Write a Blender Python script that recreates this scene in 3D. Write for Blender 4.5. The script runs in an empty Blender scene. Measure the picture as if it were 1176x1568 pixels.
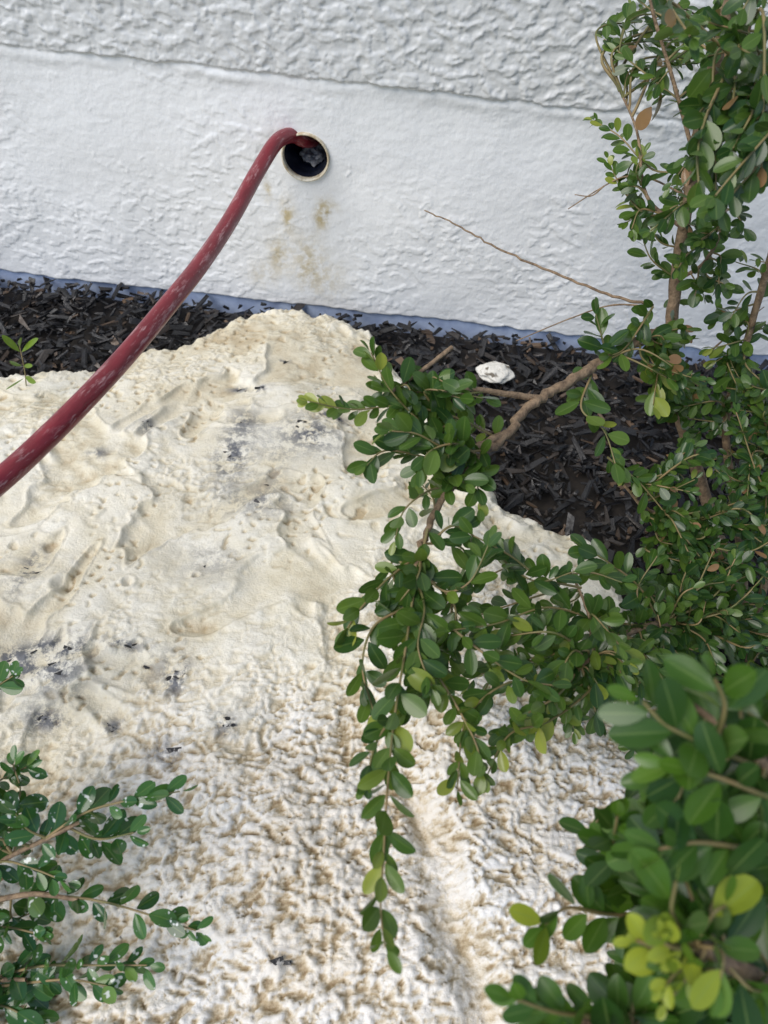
import bpy, math, random
import numpy as np
from mathutils import Vector, Matrix
random.seed(7); rng=np.random.default_rng(7)
# ------------------------------------------------------------------ camera
PITCH=math.radians(50); ROLL=math.radians(6.4); FPX=1180.0
CAM=np.array([0.0,-1.388,1.0])
f=np.array([0,math.cos(PITCH),-math.sin(PITCH)])
r0=np.array([1.0,0,0]); u0=np.array([0,math.sin(PITCH),math.cos(PITCH)])
R=math.cos(ROLL)*r0+math.sin(ROLL)*u0; U=-math.sin(ROLL)*r0+math.cos(ROLL)*u0
def ray(u,v): return f+R*((u-588)/FPX)+U*((784-v)/FPX)
def P(u,v,d): return CAM+ray(u,v)*d              # survey point at a real distance
def G(u,v,z=0.0):
    d=ray(u,v); return CAM+d*((z-CAM[2])/d[2])   # survey point on the ground
def Wl(u,v):
    d=ray(u,v); return CAM+d*((0-CAM[1])/d[1])   # survey point on the wall
cam=bpy.data.cameras.new("camera"); camo=bpy.data.objects.new("camera",cam)
bpy.context.collection.objects.link(camo)
M=Matrix(((R[0],U[0],-f[0],CAM[0]),(R[1],U[1],-f[1],CAM[1]),(R[2],U[2],-f[2],CAM[2]),(0,0,0,1)))
camo.matrix_world=M
cam.sensor_fit='HORIZONTAL'; cam.sensor_width=26.0; cam.lens=26.0*FPX/1176
cam.clip_start=0.02; cam.clip_end=500
cam.dof.use_dof=True; cam.dof.focus_distance=1.05; cam.dof.aperture_fstop=6.5
bpy.context.scene.camera=camo
# ------------------------------------------------------------------ noise
def perlin(x,y,seed=0):
    rs=np.random.default_rng(seed); p=rs.permutation(256); p=np.concatenate([p,p,p])
    ang=rs.random(256)*2*np.pi; gx=np.cos(ang); gy=np.sin(ang)
    xi=np.floor(x).astype(int); yi=np.floor(y).astype(int); xf=x-xi; yf=y-yi
    xi&=255; yi&=255
    def g(ix,iy,dx,dy):
        h=p[p[ix&255]+(iy&255)]; return gx[h]*dx+gy[h]*dy
    s=xf*xf*xf*(xf*(xf*6-15)+10); t=yf*yf*yf*(yf*(yf*6-15)+10)
    a=g(xi,yi,xf,yf); b=g(xi+1,yi,xf-1,yf); c=g(xi,yi+1,xf,yf-1); d=g(xi+1,yi+1,xf-1,yf-1)
    return ((a*(1-s)+b*s)*(1-t)+(c*(1-s)+d*s)*t)*1.5
def fbm(x,y,o=4,seed=0,g=0.5):
    r=0;a=1;n=0
    for i in range(o):
        r=r+a*perlin(x*2**i+17.3*i,y*2**i-9.1*i,seed+i); n+=a; a*=g
    return r/n*1.3
def ss(a,b,x):
    t=np.clip((x-a)/(b-a),0,1); return t*t*(3-2*t)
# ------------------------------------------------------------------ mesh helpers
def mkmesh(name,V,F,mats,attrs=None,smooth=True,midx=None):
    me=bpy.data.meshes.new(name)
    V=np.asarray(V,dtype=np.float32)
    if isinstance(F,np.ndarray):
        n=F.shape[1]
        me.vertices.add(len(V)); me.vertices.foreach_set('co',V.ravel())
        me.loops.add(F.size); me.loops.foreach_set('vertex_index',F.ravel().astype(np.int32))
        me.polygons.add(len(F)); me.polygons.foreach_set('loop_start',np.arange(0,F.size,n,dtype=np.int32))
        me.update(calc_edges=True)
    else:
        me.from_pydata(V.tolist(),[],F); me.update()
    for m in mats: me.materials.append(m)
    if attrs:
        for k,a in attrs.items():
            at=me.attributes.new(k,'FLOAT','POINT'); at.data.foreach_set('value',np.asarray(a,dtype=np.float32))
    me.polygons.foreach_set('use_smooth',np.full(len(me.polygons),smooth))
    if midx is not None: me.polygons.foreach_set('material_index',np.asarray(midx,dtype=np.int32))
    me.update()
    o=bpy.data.objects.new(name,me); bpy.context.collection.objects.link(o); return o
def gridfaces(nx,ny):
    i=np.arange(nx-1); j=np.arange(ny-1); I,J=np.meshgrid(i,j); a=(J*nx+I).ravel()
    return np.stack([a,a+1,a+nx+1,a+nx],1)
def axis(lo,dlo,dhi,hi,step,coarse):
    a=np.arange(dlo,dhi,step)
    l=[] if lo>=dlo else list(np.arange(lo,dlo-coarse*0.5,coarse))
    h=[] if hi<=dhi else list(np.arange(dhi+coarse,hi+coarse*0.5,coarse))
    return np.array(l+list(a)+[dhi]+h)
def cr(pts,n=8):
    pts=[np.asarray(p,float) for p in pts]
    Q=[2*pts[0]-pts[1]]+pts+[2*pts[-1]-pts[-2]]; out=[]
    for i in range(1,len(Q)-2):
        for k in range(n):
            t=k/n;a,b,c,d=Q[i-1],Q[i],Q[i+1],Q[i+2]
            out.append(0.5*((2*b)+(-a+c)*t+(2*a-5*b+4*c-d)*t*t+(-a+3*b-3*c+d)*t**3))
    out.append(pts[-1]); return np.array(out)
def tube(C,rad,k=8,bump=0.0):
    C=np.asarray(C); n=len(C); rad=np.broadcast_to(rad,(n,))
    T=np.gradient(C,axis=0); T/=np.linalg.norm(T,axis=1)[:,None]+1e-12
    V=[];A=[];nrm=np.cross(T[0],[0.13,0.97,0.2]); nrm/=np.linalg.norm(nrm)
    for i in range(n):
        nrm=nrm-T[i]*nrm.dot(T[i]); nrm/=np.linalg.norm(nrm); b=np.cross(T[i],nrm)
        for j in range(k):
            a=2*math.pi*j/k; rr=rad[i]*(1+bump*random.uniform(-1,1))
            V.append(C[i]+rr*(math.cos(a)*nrm+math.sin(a)*b)); A.append(a)
    F=[]
    for i in range(n-1):
        for j in range(k):
            F.append((i*k+j,i*k+(j+1)%k,(i+1)*k+(j+1)%k,(i+1)*k+j))
    return np.array(V),np.array(F),np.array(A)
# ------------------------------------------------------------------ materials
class NT:
    def __init__(s,name):
        s.m=bpy.data.materials.new(name); s.m.use_nodes=True; s.t=s.m.node_tree; s.n=s.t.nodes; s.l=s.t.links
        s.b=s.n['Principled BSDF']; s.out=s.n['Material Output']
        s.co=s.n.new('ShaderNodeTexCoord').outputs['Object']
    def attr(s,k):
        a=s.n.new('ShaderNodeAttribute'); a.attribute_name=k; return a.outputs['Fac']
    def noise(s,sc,det=3,rough=.6,vec=None,scale3=None):
        a=s.n.new('ShaderNodeTexNoise'); a.inputs['Scale'].default_value=sc; a.inputs['Detail'].default_value=det; a.inputs['Roughness'].default_value=rough
        v=vec or s.co
        if scale3:
            m=s.n.new('ShaderNodeMapping'); m.inputs['Scale'].default_value=scale3; s.l.new(v,m.inputs[0]); v=m.outputs[0]
        s.l.new(v,a.inputs['Vector']); return a.outputs['Fac']
    def ramp(s,fac,stops):
        a=s.n.new('ShaderNodeValToRGB'); e=a.color_ramp.elements
        while len(e)<len(stops): e.new(0.5)
        for q,(p,c) in zip(e,stops): q.position=p; q.color=(*c,1) if len(c)==3 else c
        s.l.new(fac,a.inputs[0]); return a.outputs[0]
    def mix(s,fac,a,b,mode='MIX'):
        n=s.n.new('ShaderNodeMix'); n.data_type='RGBA'; n.blend_type=mode
        for x,i in ((fac,0),(a,6),(b,7)):
            if isinstance(x,(int,float)): n.inputs[i].default_value=x
            elif isinstance(x,tuple): n.inputs[i].default_value=(*x,1)
            else: s.l.new(x,n.inputs[i])
        return n.outputs[2]
    def math(s,op,a,b=0.0):
        n=s.n.new('ShaderNodeMath'); n.operation=op
        for x,i in ((a,0),(b,1)):
            if isinstance(x,(int,float)): n.inputs[i].default_value=x
            else: s.l.new(x,n.inputs[i])
        return n.outputs[0]
    def bump(s,h,st,dist):
        n=s.n.new('ShaderNodeBump'); n.inputs['Strength'].default_value=st; n.inputs['Distance'].default_value=dist
        s.l.new(h,n.inputs['Height']); s.l.new(n.outputs[0],s.b.inputs['Normal']); return n.outputs[0]
    def set(s,k,v):
        i=s.b.inputs[k]
        if isinstance(v,(int,float)): i.default_value=v
        elif isinstance(v,tuple): i.default_value=(*v,1)
        else: s.l.new(v,i)
g3=lambda v:(v,v,v)
# wall
m=NT('stucco_paint')
big=m.noise(3.0,2)
c=m.ramp(big,[(.3,(.77,.775,.775)),(.7,(.83,.835,.84))])
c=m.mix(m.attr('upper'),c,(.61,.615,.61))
st=m.math('MULTIPLY',m.attr('stain'),m.ramp(m.noise(45,3,.7),[(.38,g3(.15)),(.58,g3(1))]))
c=m.mix(st,c,(.46,.37,.19))
c=m.mix(m.attr('strip'),c,m.ramp(m.noise(30,2),[(.3,(.30,.38,.58)),(.7,(.52,.62,.82))]))
m.set('Base Color',c); m.set('Roughness',.36); m.bump(m.noise(180,2,.6),.3,.002); MW=m.m
# foam
m=NT('foam')
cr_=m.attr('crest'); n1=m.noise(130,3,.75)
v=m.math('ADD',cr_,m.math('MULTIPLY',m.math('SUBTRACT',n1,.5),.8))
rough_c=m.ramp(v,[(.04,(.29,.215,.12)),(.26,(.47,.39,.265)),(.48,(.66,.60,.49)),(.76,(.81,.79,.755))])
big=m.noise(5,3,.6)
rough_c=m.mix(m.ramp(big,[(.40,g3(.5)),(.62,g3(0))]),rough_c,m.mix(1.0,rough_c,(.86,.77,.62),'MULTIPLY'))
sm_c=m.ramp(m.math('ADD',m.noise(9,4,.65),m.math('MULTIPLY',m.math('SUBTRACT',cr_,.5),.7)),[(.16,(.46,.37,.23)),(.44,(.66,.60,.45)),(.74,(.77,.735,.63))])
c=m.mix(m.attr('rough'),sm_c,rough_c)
sn=m.ramp(m.noise(42,4,.75),[(.44,g3(0)),(.56,g3(1))])
c=m.mix(m.math('MULTIPLY',m.attr('smudge'),sn),c,(.07,.08,.105))
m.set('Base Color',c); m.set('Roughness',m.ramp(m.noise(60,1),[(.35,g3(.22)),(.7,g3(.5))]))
m.bump(m.noise(280,3,.75),.6,.003); MF=m.m
# mulch
m=NT('mulch_chips'); 
c=m.ramp(m.attr('rnd'),[(0,(.005,.005,.006)),(.75,(.017,.016,.017)),(.92,(.045,.035,.028)),(1,(.14,.09,.055))])
m.set('Base Color',c); m.set('Roughness',m.ramp(m.noise(90,1),[(.35,g3(.3)),(.7,g3(.65))])); m.bump(m.noise(240,2,.7),.6,.002); MM=m.m
m=NT('ground_soil')
sep=m.n.new('ShaderNodeSeparateXYZ'); m.l.new(m.co,sep.inputs[0])
far=m.ramp(m.math('ADD',m.math('MULTIPLY',sep.outputs[1],-.1),m.math('MULTIPLY',m.noise(1.5,4),.1)),[(.26,g3(0)),(.32,g3(1))])
c=m.mix(far,m.ramp(m.noise(60,4,.7),[(.3,(.008,.007,.007)),(.7,(.035,.028,.022))]),m.ramp(m.noise(12,4,.7),[(.3,(.04,.08,.02)),(.7,(.09,.14,.04))]))
m.set('Base Color',c); m.set('Roughness',.9); MG=m.m
def leafmat(name,lo,mid,hi,yel,gl=.28,flecks=False,tl=.25):
    m=NT(name); r=m.attr('rnd')
    c=m.ramp(r,[(0,lo),(.40,mid),(.80,hi),(1,yel)])
    c=m.mix(m.math('MULTIPLY',m.noise(55,1),.35),c,lo)
    rib=m.ramp(m.attr('across'),[(0,g3(.45)),(.10,g3(0))])
    c=m.mix(rib,c,(.20,.29,.08))
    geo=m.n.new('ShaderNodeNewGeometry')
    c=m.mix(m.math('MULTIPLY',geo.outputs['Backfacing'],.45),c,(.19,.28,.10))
    brown=m.ramp(m.attr('dry'),[(.5,g3(0)),(.6,g3(1))]); c=m.mix(brown,c,(.30,.17,.08))
    if flecks:
        c=m.mix(m.ramp(m.noise(140,1),[(.66,g3(0)),(.70,g3(.85))]),c,(.75,.78,.75))
    m.set('Base Color',c); m.set('Roughness',gl); m.b.inputs['Specular IOR Level'].default_value=.5
    tr=m.n.new('ShaderNodeBsdfTranslucent'); m.l.new(m.mix(.5,c,(.16,.28,.02)),tr.inputs[0])
    mx=m.n.new('ShaderNodeMixShader'); mx.inputs[0].default_value=tl
    m.l.new(m.b.outputs[0],mx.inputs[1]); m.l.new(tr.outputs[0],mx.inputs[2]); m.l.new(mx.outputs[0],m.out.inputs[0]); return m.m
ML1=leafmat('leaf_boxwood',(.018,.055,.013),(.050,.110,.018),(.115,.19,.028),(.34,.38,.06))
ML2=leafmat('leaf_boxwood_near',(.016,.052,.008),(.042,.110,.011),(.09,.19,.016),(.36,.42,.04),.36,False,.2)
ML3=leafmat('leaf_boxwood_wet',(.016,.065,.022),(.035,.115,.03),(.07,.18,.04),(.16,.28,.06),.14,True)
m=NT('bark'); c=m.ramp(m.noise(90,3,.7),[(.3,(.10,.065,.04)),(.7,(.33,.23,.14))]); m.set('Base Color',c); m.set('Roughness',.8); m.bump(m.noise(180,3,.7),.9,.003); MB=m.m
m=NT('green_stem'); m.set('Base Color',m.ramp(m.noise(30,1),[(.3,(.12,.13,.04)),(.7,(.27,.19,.09))])); m.set('Roughness',.6); MS=m.m
# ------------------------------------------------------------------ ground
mkmesh('ground',[(-60,-60,-.045),(60,-60,-.045),(60,60,-.045),(-60,60,-.045)],[(0,1,2,3)],[MG])
# ------------------------------------------------------------------ wall
HX,_,HZ=Wl(468,240)
xs=axis(-6,-1.12,1.12,6,.0024,.25); zs=axis(-.15,-.045,.64,3.2,.0024,.25)
X,Z=np.meshgrid(xs,zs); X=X.ravel(); Z=Z.ravel()
ledge=.462+.005*perlin(X*4,X*0,3)+.0055*perlin(X*16,X*0+3,5)+.0020*perlin(X*80,Z*30,8)
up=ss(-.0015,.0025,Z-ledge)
base=.002+.005*perlin(X*6,X*0+2,9)+.004*perlin(X*30,X*0,11)
strip=1-ss(-.002,.003,Z-base)
wx=X+.010*perlin(X*18,Z*18,21); wz=Z+.010*perlin(X*18+40,Z*18,22)
n=fbm(wx*36,wz*54,3,31,.5)
thr=.07+.20*perlin(X*2.5,Z*2.5,33)
plate=ss(thr-.06,thr+.06,n)
worm=1-ss(.0,.040,np.abs(fbm(wx*12,wz*15,3,44)-.05))
dens=ss(.0,.5,fbm(X*3,Z*3,2,50))
dens2=ss(-.40,.35,fbm(X*4,Z*4,2,55))
fine=fbm(X*120,Z*120,2,60)
lowz=(.0013*plate*dens2+.0016*worm*dens*ss(-.2,.2,n)+.00035*fine+.0006*fbm(X*35,Z*45,2,63)+.005*fbm(X*4,Z*4,2,70))*(1-strip)
uppz=.0021*plate+.0006*fine+.0018*fbm(X*44,Z*66,2,80)+.003*fbm(X*5,Z*5,2,71)
nearh=ss(.045,.10,np.hypot(X-HX,Z-HZ))
out=(lowz*(.25+.75*nearh))*(1-up)+(uppz+.005)*up
out+=.0040*np.exp(-((Z-ledge+.012)/.010)**2)*(1-up)*ss(-.3,.3,perlin(X*7,X*0,90))
out-=strip*.008
stain=np.zeros_like(X)
for (u,v,su,sv,a) in [(440,330,.013,.035,1.0),(492,335,.012,.022,1.1),(425,390,.02,.04,.75),(470,400,.03,.06,.65),(410,290,.008,.02,.8),(500,320,.02,.02,.8),(500,430,.05,.05,.4),(400,420,.03,.03,.4)]:
    w=Wl(u,v); stain+=a*np.exp(-((X-w[0])/su)**2-((Z-w[2])/sv)**2)
stain=np.clip(stain,0,.9)
F=gridfaces(len(xs),len(zs))
cx=X[F].mean(1); cz=Z[F].mean(1); F=F[np.hypot(cx-HX,cz-HZ)>.0415]
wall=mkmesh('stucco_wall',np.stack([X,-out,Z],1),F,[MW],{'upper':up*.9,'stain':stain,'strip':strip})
# ------------------------------------------------------------------ pipe sleeve
def lathe(name,prof,mats,mi,k=64):
    V=[];F=[];I=[]
    for (y,r) in prof:
        for j in range(k):
            a=2*math.pi*j/k; V.append((HX+r*math.cos(a),y,HZ+r*math.sin(a)))
    for i in range(len(prof)-1):
        for j in range(k): F.append((i*k+j,i*k+(j+1)%k,(i+1)*k+(j+1)%k,(i+1)*k+j)); I.append(mi[i])
    return mkmesh(name,V,F,mats,midx=I)
m=NT('pvc_rim'); m.set('Base Color',m.ramp(m.noise(60,3),[(.38,(.42,.33,.20)),(.62,(.74,.69,.56))])); m.set('Roughness',.4); MP=m.m
m=NT('pipe_inside'); m.set('Base Color',m.ramp(m.noise(30,2),[(.3,(.005,.007,.016)),(.7,(.02,.025,.05))])); m.set('Roughness',.25); MI=m.m
lathe('wall_pipe_sleeve',[(.02,.0445),(-.004,.0445),(-.0068,.0436),(-.0068,.0414),(-.004,.0402),(.004,.040),(.26,.040),(.26,.001)],[MP,MI],[0,0,0,0,0,1,1])
def blob(name,c,rx,ry,rz,mat,amp=.25,fr=2.0,seed=1,n=48):
    from mathutils import noise as mn
    V=[];F=[]
    for i in range(n+1):
        th=math.pi*i/n
        for j in range(n):
            ph=2*math.pi*j/n; d=Vector((math.sin(th)*math.cos(ph),math.sin(th)*math.sin(ph),math.cos(th)))
            s=1+amp*mn.fractal(d*fr+Vector((seed,0,0)),1.0,2.1,2)
            V.append((c[0]+rx*d.x*s,c[1]+ry*d.y*s,c[2]+rz*d.z*s))
    for i in range(n):
        for j in range(n): F.append((i*n+j,i*n+(j+1)%n,(i+1)*n+(j+1)%n,(i+1)*n+j))
    return mkmesh(name,V,F,[mat])
m=NT('white_foam'); m.set('Base Color',m.ramp(m.noise(48,2),[(.37,(.12,.10,.07)),(.45,(.66,.64,.58))])); m.set('Roughness',.5); m.bump(m.noise(100,2),.6,.004); MWF=m.m
m=NT('dark_residue'); m.set('Base Color',m.ramp(m.noise(60,3),[(.4,(.12,.12,.14)),(.6,(.45,.43,.42))])); m.set('Roughness',.5); MDR=m.m
blob('foam_residue',(HX+.004,.07,HZ-.026),.022,.03,.014,MDR,.4,2.0,5)
blob('dried_foam_clump',G(758,570,.010),.036,.026,.016,MWF,.22,1.6,8,64)
# ------------------------------------------------------------------ hose
m=NT('red_hose_rubber')
cmb=m.n.new('ShaderNodeCombineXYZ'); m.l.new(m.attr('along'),cmb.inputs[0]); m.l.new(m.attr('ca'),cmb.inputs[1]); m.l.new(m.attr('sa'),cmb.inputs[2])
hv=cmb.outputs[0]
c=m.ramp(m.noise(1.2,3,.6,vec=hv),[(.3,(.15,.012,.020)),(.7,(.25,.024,.036))])
sme=m.ramp(m.noise(1.5,4,.7,vec=hv),[(.54,g3(0)),(.64,g3(.62))])
fr_=m.ramp(m.noise(7,2,.6,vec=hv),[(.4,g3(.25)),(.55,g3(1))])
c=m.mix(m.math('MULTIPLY',sme,fr_),c,(.52,.32,.32)); m.set('Base Color',c); m.set('Roughness',.33); m.bump(m.noise(120,3),.3,.002); MH=m.m
hp=[(HX+.012,.20,HZ-.015),(HX+.006,.10,HZ-.008),(HX-.006,.03,HZ+.016),tuple(P(448,207,1.385)),tuple(P(424,217,1.35)),tuple(P(396,260,1.31)),tuple(P(352,338,1.23)),tuple(P(306,406,1.14)),tuple(P(258,466,1.06)),tuple(P(192,545,.98)),tuple(P(120,622,.91)),tuple(P(50,691,.86)),tuple(P(-5,740,.82)),tuple(P(-120,835,.77)),tuple(P(-300,960,.74)),tuple(P(-560,1100,.85)),(-1.3,-1.6,.0),(-2.2,-2.2,-.03),(-3.0,-3.5,-.03)]
C=cr(hp,14); V,F,A=tube(C,.0130,24)
al=np.concatenate([[0],np.cumsum(np.linalg.norm(np.diff(C,axis=0),axis=1))])
mkmesh('red_hose',V,F,[MH],{'along':np.repeat(al*16,24),'ca':np.cos(A)*1.1,'sa':np.sin(A)*1.1})
# ------------------------------------------------------------------ foam
edge=[(-60,572),(0,569),(60,557),(150,553),(210,527),(270,517),(330,490),(385,470),(450,463),(520,477),(575,504),(605,541),(640,600),(700,640),(745,715),(790,775),(850,795),(900,815),(940,845),(965,880),(975,930),(1000,990),(1060,1060),(1140,1140)]
poly=[G(u,v,.035)[:2] for u,v in edge]
poly=[(-1.25,poly[0][1]-.02)]+[tuple(p) for p in poly]+[(.62,-1.15),(.60,-1.45),(.35,-1.75),(-.5,-1.8),(-1.2,-1.6)]
poly=np.array(poly); poly[:,1]=np.minimum(poly[:,1],-.004)
xs=axis(-1.3,-.82,.60,.66,.0023,.02); ys=axis(-1.85,-1.33,-.008,-.006,.0023,.02)
X,Y=np.meshgrid(xs,ys); X=X.ravel(); Y=Y.ravel()
px=X+.014*fbm(X*14,Y*14,4,101); py=Y+.014*fbm(X*14+50,Y*14,4,102)
d2=np.full(X.shape,1e9); ins=np.zeros(X.shape,bool)
for i in range(len(poly)):
    a=poly[i]; b=poly[(i+1)%len(poly)]; e=b-a
    t=np.clip(((px-a[0])*e[0]+(py-a[1])*e[1])/(e@e),0,1)
    d2=np.minimum(d2,(px-a[0]-t*e[0])**2+(py-a[1]-t*e[1])**2)
    c_=((a[1]>py)!=(b[1]>py)); xx=(b[0]-a[0])*(py-a[1])/((b[1]-a[1]) if abs(b[1]-a[1])>1e-9 else 1e-9)+a[0]
    ins^=(c_&(px<xx))
sd=np.where(ins,np.sqrt(d2),-np.sqrt(d2))
e=np.clip(sd/.045,0,1); H=-.03+.07*np.sqrt(np.clip(1-(1-e)**2,0,1))
H+=.020*ss(0,.15,sd)*fbm(X*4.5,Y*4.5,2,110)+.025*ss(0,.3,sd)
ln=np.array([G(u,v,.05)[:2] for u,v in [(-200,1060),(0,1080),(250,1000),(400,950),(520,870),(700,850),(900,850),(1100,900)]])
lim=np.interp(X,ln[:,0],ln[:,1])
dd=(lim-Y)+.16*fbm(X*6,Y*6,4,120)
rgh=ss(-.06,.26,dd); rcol=ss(-.04,.36,dd)
semi=.42*ss(.0,.4,fbm(X*5+9,Y*5,3,125))
gr=[G(u,v,.05)[:2] for u,v in [(640,1240),(668,1310),(690,1380),(690,1450),(720,1500),(740,1580)]]
gd=np.full(X.shape,1e9)
for a,b in zip(gr[:-1],gr[1:]):
    ee=b-a; t=np.clip(((X-a[0])*ee[0]+(Y-a[1])*ee[1])/(ee@ee),0,1); gd=np.minimum(gd,np.hypot(X-a[0]-t*ee[0],Y-a[1]-t*ee[1]))
gw=.024*(1+.7*perlin(X*12,Y*12,130)); gm=np.exp(-(gd/gw)**2)
H-=.022*gm; 
Rm=np.maximum(rgh,semi)*(1-.6*np.exp(-(gd/(gw*.8))**2))
th=math.radians(-8); xr=X*math.cos(th)-Y*math.sin(th); yr=X*math.sin(th)+Y*math.cos(th)
wx=xr+.007*perlin(X*40,Y*40,140)+.012*perlin(X*11,Y*11,143); wy=yr+.006*perlin(X*40+9,Y*40,141)
a1=fbm(wx*48,wy*86,4,150,.68); a2=fbm(wx*125,wy*185,2,155,.6); a0=fbm(wx*16,wy*22,3,158)
lump=ss(-.36,.16,a1+.30*a0)
roughH=.0058*lump+.0046*a2*(.5+.5*lump)+.0065*a0
sw=fbm(X*7+.6*perlin(X*5,Y*5,160),Y*7+.6*perlin(X*5+7,Y*5,161),3,162)
rim=np.exp(-((sw-.06)/.035)**2)
pit=ss(.36,.52,perlin(X*80,Y*100,170))*ss(-.15,.35,fbm(X*7,Y*7,2,172))
pit2=ss(.38,.48,perlin(X*40,Y*50,174))*ss(.0,.5,fbm(X*6,Y*6,2,176))
lm=fbm(X*34,Y*44,4,175,.6)*(.30+.70*ss(-.2,.3,fbm(X*5,Y*5+3,2,177)))
smoothH=.0044*rim+.006*np.tanh(sw*6)-.004*pit-.004*pit2+.0034*lm
bigp=[(95,893,.010),(195,890,.006),(300,880,.004)]
for u,v,r_ in bigp:
    g_=G(u,v,.07); q=np.hypot(X-g_[0],Y-g_[1]); smoothH-=.009*np.exp(-(q/r_)**2); smoothH+=.003*np.exp(-((q-r_*1.7)/(r_*.5))**2)
H+=ss(0,.03,sd)*(Rm*roughH+(1-Rm)*smoothH)
H+=(.009*fbm(X*40,Y*40,3,180))*ss(.0,.01,sd)*(1-ss(.02,.07,sd))
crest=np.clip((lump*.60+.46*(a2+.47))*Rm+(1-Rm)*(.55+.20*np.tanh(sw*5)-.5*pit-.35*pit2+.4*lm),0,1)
smudge=np.zeros(X.shape)
SM=[(435,540,8,4,1),(365,583,14,5,1),(400,590,10,5,1),(225,652,7,12,1),(355,695,22,34,1),(375,640,20,20,.7),(480,665,35,22,1),(510,635,20,6,1),(385,770,60,20,.5),(330,860,40,25,.4),(150,692,14,8,.8),(190,988,24,6,.9),(40,870,14,30,.9),(60,1000,40,20,.7),(80,1030,45,22,.8),(65,1095,26,12,1),(110,990,30,14,.6),(170,1105,12,10,.9),(250,1150,25,15,.7),(345,1110,16,14,.8),(272,1040,14,22,.9),(430,1470,12,8,.8),(20,1000,40,12,.7),(420,720,20,60,.4),(240,1020,30,20,.5)]
smp=[]
for (u,v,su,sv,a_) in SM:
    g_=G(u,v,.07); k=(1/abs(ray(u,v)[2]))/FPX
    smudge+=a_*np.exp(-((X-g_[0])/(su*k*1.2))**2-((Y-g_[1])/(sv*k*1.5))**2); smp.append((g_,su*k,sv*k,a_))
smudge=np.clip(smudge,0,.9)
Zf=np.where(sd>0,H,-.05)
F=gridfaces(len(xs),len(ys)); F=F[(sd[F].max(1)>-.001)]
used=np.zeros(len(X),bool); used[F.ravel()]=True; mp=np.cumsum(used)-1
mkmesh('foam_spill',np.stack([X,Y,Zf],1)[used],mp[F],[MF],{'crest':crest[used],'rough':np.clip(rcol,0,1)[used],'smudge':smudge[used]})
def foamz(x,y):
    ix=min(max(np.searchsorted(xs,x),0),len(xs)-1); iy=min(max(np.searchsorted(ys,y),0),len(ys)-1); return Zf[iy*len(xs)+ix]
def foamsd(x,y):
    ix=np.clip(np.searchsorted(xs,x),0,len(xs)-1); iy=np.clip(np.searchsorted(ys,y),0,len(ys)-1); s=sd[iy*len(xs)+ix]
    return np.where((x<xs[0])|(x>xs[-1])|(y<ys[0])|(y>ys[-1]),-.5,s)
# ------------------------------------------------------------------ mulch
def chips(P0,L,W,T,yaw,tilt,rnd):
    n=len(P0); base=np.array([[-1,-1,-1],[1,-1,-1],[1,1,-1],[-1,1,-1],[-1,-1,1],[1,-1,1],[1,1,1],[-1,1,1]],float)*.5
    B=np.repeat(base[None],n,0)+rng.normal(0,.13,(n,8,3)); 
    B[:,:,1]*=np.where(B[:,:,0]>0,rng.uniform(.3,1,(n,1)),1)
    B*=np.stack([L,W,T],1)[:,None,:]
    cy,sy=np.cos(yaw)[:,None],np.sin(yaw)[:,None]; ct,st_=np.cos(tilt)[:,None],np.sin(tilt)[:,None]
    x,y,z=B[...,0],B[...,1],B[...,2]; ro=rng.normal(0,.5,(n,1)); y,z=y*np.cos(ro)-z*np.sin(ro),y*np.sin(ro)+z*np.cos(ro)
    x,z=x*ct-z*st_,x*st_+z*ct; x,y=x*cy-y*sy,x*sy+y*cy
    V=np.stack([x,y,z],-1)+P0[:,None,:]
    q=np.array([[0,3,2,1],[4,5,6,7],[0,1,5,4],[1,2,6,5],[2,3,7,6],[3,0,4,7]])
    F=(q[None]+8*np.arange(n)[:,None,None]).reshape(-1,4)
    return V.reshape(-1,3),F,np.repeat(rnd,8)
n=25000
x=rng.uniform(-1.35,1.5,n); y=rng.uniform(-1.3,-.010,n)
k=foamsd(x,y)<.010; k&=~((x<.3)&(y<-.6)); x=x[k];y=y[k]; n=len(x)
P0=np.stack([x,y,rng.uniform(-.035,-.006,n)+.012*perlin(x*12,y*12,300)+.010*np.exp(y/.03)*(1+perlin(x*9,y*0,301))],1)
big_=rng.random(n)<.25
V,F,A=chips(P0,np.where(big_,rng.uniform(.025,.05,n),rng.uniform(.006,.026,n)),np.where(big_,rng.uniform(.006,.014,n),rng.uniform(.003,.008,n)),rng.uniform(.0015,.005,n),rng.uniform(0,6.28,n),rng.normal(0,.28,n),rng.random(n))
P1=[];
for g_,su,sv,a_ in smp:
    for _ in range(1 if a_<.75 else 2):
        xx=g_[0]+rng.normal(0,su*.5); yy=g_[1]+rng.normal(0,sv*.5); P1.append((xx,yy,foamz(xx,yy)-.001))
P1=np.array(P1); n1=len(P1)
V2,F2,A2=chips(P1,rng.uniform(.007,.018,n1),rng.uniform(.003,.006,n1),rng.uniform(.001,.002,n1),rng.uniform(-.6,.9,n1),rng.normal(0,.12,n1),rng.random(n1)*.7)
mkmesh('mulch_bed',np.vstack([V,V2]),np.vstack([F,F2+len(V)]),[MM],{'rnd':np.concatenate([A,A2])},smooth=False)
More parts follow.
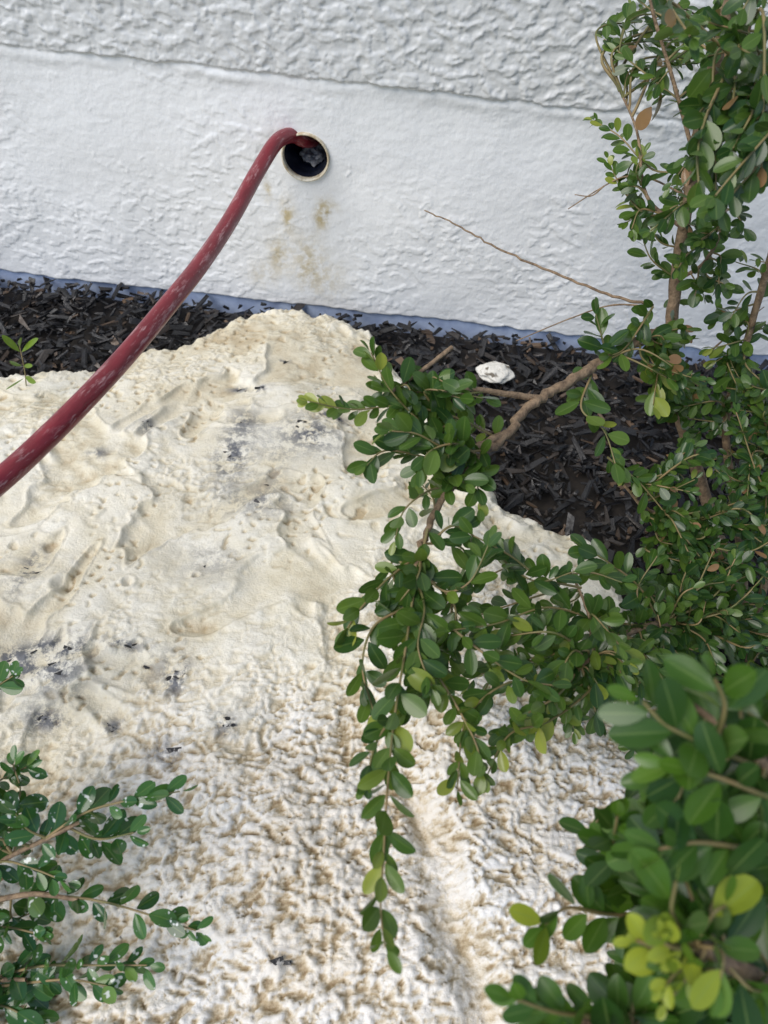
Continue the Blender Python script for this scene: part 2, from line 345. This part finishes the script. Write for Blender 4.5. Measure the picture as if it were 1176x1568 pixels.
# ------------------------------------------------------------------ shrubs
TT=np.array([0,.07,.2,.38,.56,.74,.88,.965,1.0]); WW=np.array([.07,.26,.62,.90,1.0,.92,.68,.36,.06]); AA=np.array([-1,-.5,0,.5,1])
class Shrub:
    def __init__(s,name,lm,L): s.name=name; s.lm=lm; s.L=L; s.V=[];s.F=[];s.I=[];s.nv=0; s.leaf=[]; s.sk=[]
    def add(s,V,F,mi): s.V.append(V); s.F.append(F+s.nv); s.I.append(np.full(len(F),mi)); s.nv+=len(V)
    def wood(s,pts,r0,r1,skel=True,mi=1,wob=.0):
        C=cr(pts,8)
        if wob: C[1:-1]+=rng.normal(0,wob,(len(C)-2,3))
        V,F,_=tube(C,np.linspace(r0,r1,len(C)),7,.14); s.add(V,F,mi)
        if skel: s.sk.extend(list(C))
        return C
    def twig(s,pts,start=0.0,ls=1.0,yel=0.0,r=.0016,dens=1.0,raw=False,dry=0.0):
        C=cr(pts,8) if not raw else np.asarray(pts)
        V,F,_=tube(C,np.linspace(r,r*.45,len(C)),5); s.add(V,F,2)
        seg=np.linalg.norm(np.diff(C,axis=0),axis=1); cum=np.concatenate([[0],np.cumsum(seg)]); Lt=cum[-1]
        pos=min(max(start,.002),.6*Lt); k=random.randint(0,1); phase=random.uniform(-.4,.4); tw=random.uniform(-.15,.12)
        T=C[-1]-C[-2]; T=T/(np.linalg.norm(T)+1e-9)
        while pos<Lt:
            i=min(np.searchsorted(cum,pos),len(C)-1); i=max(i,1); t=(pos-cum[i-1])/max(seg[i-1],1e-9); p=C[i-1]*(1-t)+C[i]*t
            T=C[i]-C[i-1]; T/=np.linalg.norm(T)+1e-9
            fr=pos/Lt; L=s.L*ls*random.uniform(.62,1.15)*(1-.35*max(0,(fr-.75))*4*.8)
            a=np.cross(T,[0,-.35,1.0]); a/=np.linalg.norm(a)+1e-9; b=np.cross(a,T)
            ang=phase+(math.pi/2 if k%2 else 0)*.75+random.uniform(-.35,.35)
            S=a*math.cos(ang)+b*math.sin(ang)
            for sg in (1,-1):
                if random.random()<.10: continue
                op=random.uniform(.55,1.15)*(1-.3*fr); D=T*math.cos(op)+S*sg*math.sin(op)+rng.normal(0,.14,3); D[2]-=.08; D/=np.linalg.norm(D)
                s.leaf.append((p,D,L,T,min(1,max(0,random.random()**1.2*.78+tw+yel*(.3+.7*fr)+random.uniform(0,.3)*(fr>.85))),1.0 if random.random()<dry else 0.0))
            pos+=L*random.uniform(.40,.66)/dens; k+=1
        D=T+rng.normal(0,.15,3); D/=np.linalg.norm(D); s.leaf.append((C[-1],D,s.L*ls*.55,T,min(1,.6+yel),0.0))
    def fill(s,box,n,ls=1.0,yel=0.0,ln=.11,dry=0.0,dens=1.0):
        sk=np.array(s.sk)
        for _ in range(n):
            tip=P(random.uniform(box[0],box[1]),random.uniform(box[2],box[3]),random.uniform(box[4],box[5]))
            d=np.linalg.norm(sk-tip,axis=1); j=np.argmin(d+rng.random(len(d))*.06); b=sk[j]; l=d[j]
            mid=b+(tip-b)*random.uniform(.4,.6)+rng.normal(0,.14*l+.002,3)+np.array([0,0,.1*l])
            C=cr([b,mid,tip],8)
            s.twig(C,start=max(.01,l-ln*random.uniform(.6,1.2)),ls=ls,yel=yel,r=.0013+.004*min(l,.3),dens=dens,raw=True,dry=dry)
    def build(s):
        n=len(s.leaf); p=np.array([l[0] for l in s.leaf]); D=np.array([l[1] for l in s.leaf]); L=np.array([l[2] for l in s.leaf]); T=np.array([l[3] for l in s.leaf])
        rn=np.array([l[4] for l in s.leaf]); dr=np.array([l[5] for l in s.leaf])
        N=np.array([0,-.35,.9])[None]+T*.45+rng.normal(0,.42,(n,3)); N-=D*(N*D).sum(1)[:,None]; N/=np.linalg.norm(N,axis=1)[:,None]
        S=np.cross(D,N); Wd=L*rng.uniform(.46,.64,n)*getattr(s,'wf',1.0); fold=rng.uniform(.05,.35,n); curl=rng.uniform(-.08,.26,n)
        t=TT[None,:,None]; w=WW[None,:,None]; a=AA[None,None,:]
        u_=(t*L[:,None,None]+a*0+.003)[...,None]; sd_=(a*w*Wd[:,None,None]*.5)[...,None]
        nn=(fold[:,None,None]*np.abs(a)*w*Wd[:,None,None]*.5-curl[:,None,None]*t**2*L[:,None,None])[...,None]
        V=p[:,None,None]+D[:,None,None]*u_+S[:,None,None]*sd_+N[:,None,None]*nn
        V=V.reshape(-1,3); q=gridfaces(5,9); F=(q[None]+45*np.arange(n)[:,None,None]).reshape(-1,4)
        nv0=s.nv; s.add(V,F,0)
        pad=np.zeros(nv0); ac=np.tile(np.abs(AA)[None,None,:],(n,9,1)).reshape(-1)
        mkmesh(s.name,np.vstack(s.V),np.vstack(s.F),[s.lm,MB,MS],{'rnd':np.concatenate([pad,np.repeat(rn,45)]),'across':np.concatenate([pad,ac]),'dry':np.concatenate([pad,np.repeat(dr,45)])},midx=np.concatenate(s.I))
PP=lambda *a:[P(*q) for q in a]
s=Shrub('boxwood_shrub',ML1,.029)
K=s.wood(PP((1125,905,1.27),(1080,760,1.25),(1045,650,1.18),(1028,540,1.12),(1035,430,1.07),(1055,300,1.0),(1075,180,.93),(1105,60,.86),(1130,-60,.8),(1150,-200,.76)),.0105,.006)
s.wood(PP((1145,960,1.23),(1130,800,1.18),(1112,650,1.13),(1150,500,1.05),(1190,350,.95),(1220,150,.9)),.007,.004)
s.wood(PP((1150,985,1.21),(1090,960,1.08),(1010,955,.96),(930,985,.88),(890,1020,.84)),.006,.003)
s.wood(PP((1125,905,1.25),(1080,880,1.18),(1030,850,1.10),(985,780,1.04),(930,712,1.0)),.004,.0015)
s.wood(PP((1150,990,1.20),(1130,1060,1.08),(1070,1090,.98)),.005,.003)
s.wood(PP((1150,985,1.21),(1190,800,1.1),(1200,650,1.05)),.006,.003)
A_=s.wood(PP((1030,500,1.1),(985,520,1.05),(930,550,1.0),(875,582,.96),(822,612,.93),(775,665,.9),(735,700,.87),(690,750,.85),(655,810,.83),(635,870,.8)),.0085,.003,wob=.0014)
s.wood(PP((822,610,.93),(770,602,.91),(715,595,.89),(660,600,.86)),.0045,.002)
s.wood(PP((600,600,.83),(640,572,.85),(692,532,.87)),.0022,.0028,mi=1)
s.wood(PP((775,665,.9),(740,680,.88),(715,690,.86)),.006,.003)
s.wood(PP((900,1010,.85),(905,960,.85),(890,910,.86),(870,870,.86)),.002,.0015)
s.wood(PP((1000,468,1.1),(930,450,1.13),(840,415,1.17),(760,378,1.2),(700,345,1.22),(650,322,1.24)),.0024,.0010,wob=.0008,skel=False)
s.wood(PP((1000,470,1.1),(940,467,1.1),(880,485,1.1),(790,522,1.12)),.0016,.0007,skel=False)
s.wood(PP((1050,300,1.0),(1000,275,1.01),(960,270,1.02),(925,285,1.04),(870,320,1.08)),.0014,.0007,skel=False)
s.wood(PP((925,285,1.04),(905,300,1.05),(880,298,1.06)),.0012,.0006,skel=False)
s.wood(PP((1080,545,1.1),(1120,510,1.1),(1170,470,1.1)),.0016,.0007,skel=False)
s.wood(PP((1050,290,1.0),(1075,230,.93),(1110,150,.86),(1150,30,.78)),.004,.003)
s.wood(PP((1035,430,1.07),(1080,400,1.0),(1110,330,.95),(1100,240,.92)),.003,.0015)
s.wood(PP((1045,350,1.02),(990,300,1.0),(975,200,1.0),(940,120,1.0)),.0028,.0012)
s.wood(PP((1065,250,.97),(1030,120,.93),(1000,20,.9),(985,-60,.88)),.0028,.0015)
TW=[([(760,670,.9),(700,640,.87),(620,622,.84),(540,627,.81),(475,615,.79)],0,.72,.3),
([(720,700,.87),(660,660,.85),(600,600,.82),(568,540,.8)],0,.9,.1),
([(740,600,.9),(690,605,.88),(640,600,.86),(580,595,.83)],0,.9,.1),
([(700,720,.86),(650,700,.84),(590,690,.82),(562,712,.8)],0,.95,.1),
([(700,745,.85),(660,750,.83),(620,780,.81),(605,825,.8)],0,.95,.3),
([(690,750,.85),(725,725,.85),(735,775,.84)],0,1,.0),
([(680,640,.86),(650,600,.84),(690,600,.83),(740,610,.83)],0,1.1,-.1),
([(740,690,.87),(690,690,.83),(640,665,.80),(600,660,.79)],0,1,.0),
([(735,700,.87),(700,680,.82),(660,690,.8),(640,720,.79)],0,1,.05),
([(655,810,.82),(635,900,.78),(620,1000,.72),(604,1100,.67),(594,1200,.62),(588,1300,.58),(583,1390,.55),(590,1450,.53)],0,1.0,.15),
([(640,850,.81),(590,890,.78),(550,935,.75),(530,965,.74)],0,1,.15),
([(620,930,.77),(572,960,.75),(555,1020,.73),(572,1090,.7)],0,1,.1),
([(600,1100,.67),(575,1140,.65),(560,1200,.63)],0,.7,.1),
([(660,830,.82),(700,805,.83),(760,850,.84),(820,890,.83),(880,875,.83)],0,1,.0),
([(690,890,.8),(690,980,.78),(655,1050,.74),(620,1085,.71)],0,1,.15),
([(900,1010,.85),(850,1050,.8),(780,1045,.76),(715,1100,.72),(700,1205,.68)],0,.85,.2),
([(1000,960,.94),(920,950,.87),(840,930,.82),(760,955,.78),(690,965,.75)],0,1,.05),
([(960,990,.9),(900,1060,.83),(840,1105,.78),(780,1125,.73),(742,1195,.7)],0,.85,.3),
([(890,900,.86),(830,885,.84),(780,850,.82),(725,820,.81)],0,1,0),
([(640,1000,.75),(680,1050,.73),(725,1130,.7),(740,1185,.69)],0,.85,.25),
([(1010,955,.96),(980,900,.93),(930,860,.91),(895,840,.9)],0,1.05,.1),
([(640,870,.8),(680,905,.78),(720,890,.77),(750,830,.77)],0,1,.0),
([(635,880,.8),(650,930,.76),(640,990,.72),(660,1050,.7)],0,1,.15),
([(690,960,.76),(740,1000,.75),(800,1040,.75),(850,1050,.76)],0,.9,.25),
([(905,575,.98),(890,625,.95),(925,660,.94),(945,720,.93)],0,1.05,.45),
([(930,700,.97),(980,740,.98),(1030,800,1.0)],0,.9,.15),
([(1030,500,1.1),(1010,560,1.05),(1000,620,1.0)],0,1.3,.3),
([(930,550,1.0),(920,510,.98),(912,480,.97)],0,1.1,.0),
([(1000,470,1.05),(960,530,1.0),(935,545,.98)],0,1.1,.05),
([(1045,640,1.15),(1010,610,1.08),(1000,575,1.03)],0,1.2,.15),
([(1075,180,.93),(1010,130,.96),(960,90,.98),(925,60,1.0)],.02,.75,.25),
([(1060,260,.98),(1000,260,1.0),(950,210,1.02),(910,185,1.03)],.02,.75,.35),
([(1060,300,1.0),(1000,330,1.02),(960,300,1.03),(930,245,1.04)],.02,.75,.2),
([(1045,380,1.05),(1010,370,1.05),(985,330,1.05),(960,340,1.05)],.01,.8,.1),
([(1040,430,1.07),(1000,400,1.05),(985,370,1.04)],.01,.85,0),
([(1100,90,.88),(1040,40,.9),(990,10,.92),(950,-30,.94)],.01,.9,.1),
([(1060,890,1.15),(1000,905,1.05),(960,895,1.0)],0,1,.0)]
for pts,st0,ls,ye in TW: s.twig(PP(*pts),st0,ls,ye)
for (u,v,d,L_,D) in [(1012,135,.95,.036,[.15,-.1,-.9]),(1040,0,.9,.034,[.1,-.1,-.9]),(1000,160,.96,.03,[-.3,-.1,-.8]),(1085,300,.95,.03,[.4,-.1,-.8]),(1120,80,.85,.032,[.2,-.2,-.9])]:
    D=np.array(D); s.leaf.append((P(u,v,d),D/np.linalg.norm(D),L_,np.array([0,0,1.]),.5,1.0))
s.fill((560,760,580,745,.80,.90),11,.95,.05,.07)
s.fill((600,960,880,1060,.76,.90),20,.95,.08,.08)
s.fill((660,980,1000,1130,.74,.88),12,.85,.15,.08)
s.fill((850,1010,990,1110,.82,.92),10,.9,.05,.08)
s.fill((945,1190,0,430,.90,1.08),50,.78,.08,.09,dry=.04)
s.fill((1050,1200,0,330,.66,.85),24,.95,-.08,.09,dry=.02)
s.fill((1000,1190,430,620,.98,1.12),32,.9,.05,.08,dry=.02)
s.fill((1040,1200,580,1000,.95,1.18),135,.66,-.16,.10,dry=.02)
s.fill((960,1200,850,1080,.92,1.12),60,.76,-.13,.09)
s.fill((880,1080,1000,1150,.86,1.0),16,.9,-.03,.09)
s.build()
s=Shrub('foreground_boxwood_shrub',ML2,.030)
root=np.array([.52,-1.30,-.04])
s.wood([root,np.array([.48,-1.31,.2]),P(1290,1590,.60),P(1180,1512,.45),P(1065,1447,.40)],.009,.0045)
s.wood([np.array([.48,-1.31,.2]),P(1330,1400,.62),P(1240,1250,.48),P(1150,1150,.43),P(1060,1080,.42)],.006,.002)
s.wood([np.array([.48,-1.31,.2]),P(1200,1500,.62),P(1060,1420,.56),P(960,1360,.54)],.005,.002)
s.wood([np.array([.48,-1.31,.2]),P(1150,1640,.55),P(1000,1590,.46),P(880,1560,.42)],.005,.002)
for pts,ls,ye in [([(1150,1170,.43),(1080,1140,.41),(1020,1110,.40),(985,1075,.40)],1.0,.1),([(1100,1130,.42),(1110,1080,.41),(1095,1040,.40)],1.0,.1),
 ([(1176,1220,.42),(1100,1190,.40),(1030,1170,.40)],1.0,.15),([(1060,1447,.40),(1030,1400,.385),(1035,1350,.375)],.85,.45),([(1060,1447,.40),(1010,1450,.385),(975,1440,.38)],.6,.8),
 ([(1000,1400,.55),(930,1400,.52),(870,1390,.50),(835,1415,.49)],1.0,.0),([(960,1360,.54),(940,1300,.50),(945,1250,.47)],1,.1),
 ([(1000,1590,.46),(920,1560,.43),(850,1550,.41),(790,1530,.40)],1.0,.0),([(980,1590,.46),(900,1580,.42),(840,1590,.41)],1,.0),([(1150,1300,.42),(1070,1290,.40),(1010,1300,.39)],.95,.1)]:
    s.twig(PP(*pts),0,ls,ye,r=.0018)
s.fill((940,1200,1200,1568,.46,.62),75,.95,-.10,.08)
s.fill((980,1200,1300,1500,.38,.46),10,.95,.12,.06)
s.fill((1000,1200,1080,1300,.42,.54),26,.95,-.04,.07)
s.fill((920,1200,1490,1600,.42,.52),20,1,-.05,.07)
s.fill((980,1060,1430,1540,.37,.40),4,.45,.8,.04)
s.build()
s=Shrub('wet_boxwood_shrub',ML3,.027)
root=np.array([-.62,-1.22,-.01])
s.wood([root,P(-180,1480,.86),P(-60,1400,.80),P(40,1370,.77),P(120,1378,.75)],.006,.002)
s.wood([root,P(-160,1380,.84),P(-50,1340,.79),P(60,1290,.76),P(150,1245,.74)],.005,.0015)
s.wood([root,P(-150,1500,.82),P(-40,1500,.78),P(40,1500,.76)],.005,.002)
for pts,ls,ye in [([(40,1370,.77),(130,1376,.75),(200,1392,.74),(300,1425,.73)],1,.1),([(60,1290,.76),(130,1245,.74),(200,1225,.73),(275,1212,.73)],1,.1),
 ([(100,1265,.76),(150,1285,.75),(205,1275,.74)],1,.0),([(-20,1500,.78),(60,1480,.76),(150,1478,.75),(225,1478,.74)],1,.05),([(0,1510,.78),(100,1500,.75),(165,1510,.74)],.9,.1),
 ([(-60,1340,.8),(-10,1280,.78),(30,1220,.77),(20,1170,.77)],1.05,.0),([(-60,1350,.79),(0,1320,.77),(50,1330,.76),(100,1350,.75)],.9,.1),([(-60,1560,.78),(0,1540,.76),(60,1570,.75)],1,.0),
 ([(-60,1230,.8),(-10,1200,.79),(40,1175,.78)],1,0),([(-60,1440,.8),(0,1420,.77),(60,1430,.75)],.9,.1),([(-60,1080,.9),(-20,1060,.88),(20,1035,.87)],.9,.1)]:
    s.twig(PP(*pts),0,ls,ye,r=.0016,dens=.9)
s.fill((-80,60,1170,1560,.74,.84),24,1,.0,.07)
s.build()
s=Shrub('weed_seedling',ML2,.034); s.wf=.55
b=G(42,612,-.01)
C=s.wood([b,P(38,570,1.33),P(30,530,1.30)],.0012,.0008,mi=2)
for (u0_,v0_,u1_,v1_,L_) in [(38,578,4,602,.042),(38,576,62,592,.036),(32,540,2,512,.040),(32,540,70,506,.048),(31,532,28,508,.03),(35,560,10,552,.03),(35,560,60,560,.03)]:
    a_=P(u0_,v0_,1.32); D=P(u1_,v1_,1.28)-a_; D/=np.linalg.norm(D); s.leaf.append((a_,D,L_,np.array([0,0,1.]),.85,0.0))
s.build()
# ------------------------------------------------------------------ light
w=bpy.data.worlds.new("World"); bpy.context.scene.world=w; w.use_nodes=True
nt=w.node_tree; sky=nt.nodes.new('ShaderNodeTexSky'); sky.sky_type='NISHITA'; sky.sun_disc=False
EL=math.radians(50); AZ=math.radians(228)
sky.sun_elevation=EL; sky.sun_rotation=AZ
nt.links.new(sky.outputs[0],nt.nodes['Background'].inputs[0]); nt.nodes['Background'].inputs[1].default_value=.15
L=bpy.data.lights.new('sun','SUN'); L.energy=2.8; L.angle=math.radians(42); L.color=(1,.955,.89)
lo=bpy.data.objects.new('sun',L); bpy.context.collection.objects.link(lo)
dirv=Vector((math.sin(AZ)*math.cos(EL),math.cos(AZ)*math.cos(EL),math.sin(EL)))
lo.rotation_euler=dirv.to_track_quat('Z','Y').to_euler()
sc=bpy.context.scene; sc.view_settings.view_transform='Standard'; sc.view_settings.look='None'; sc.view_settings.exposure=0
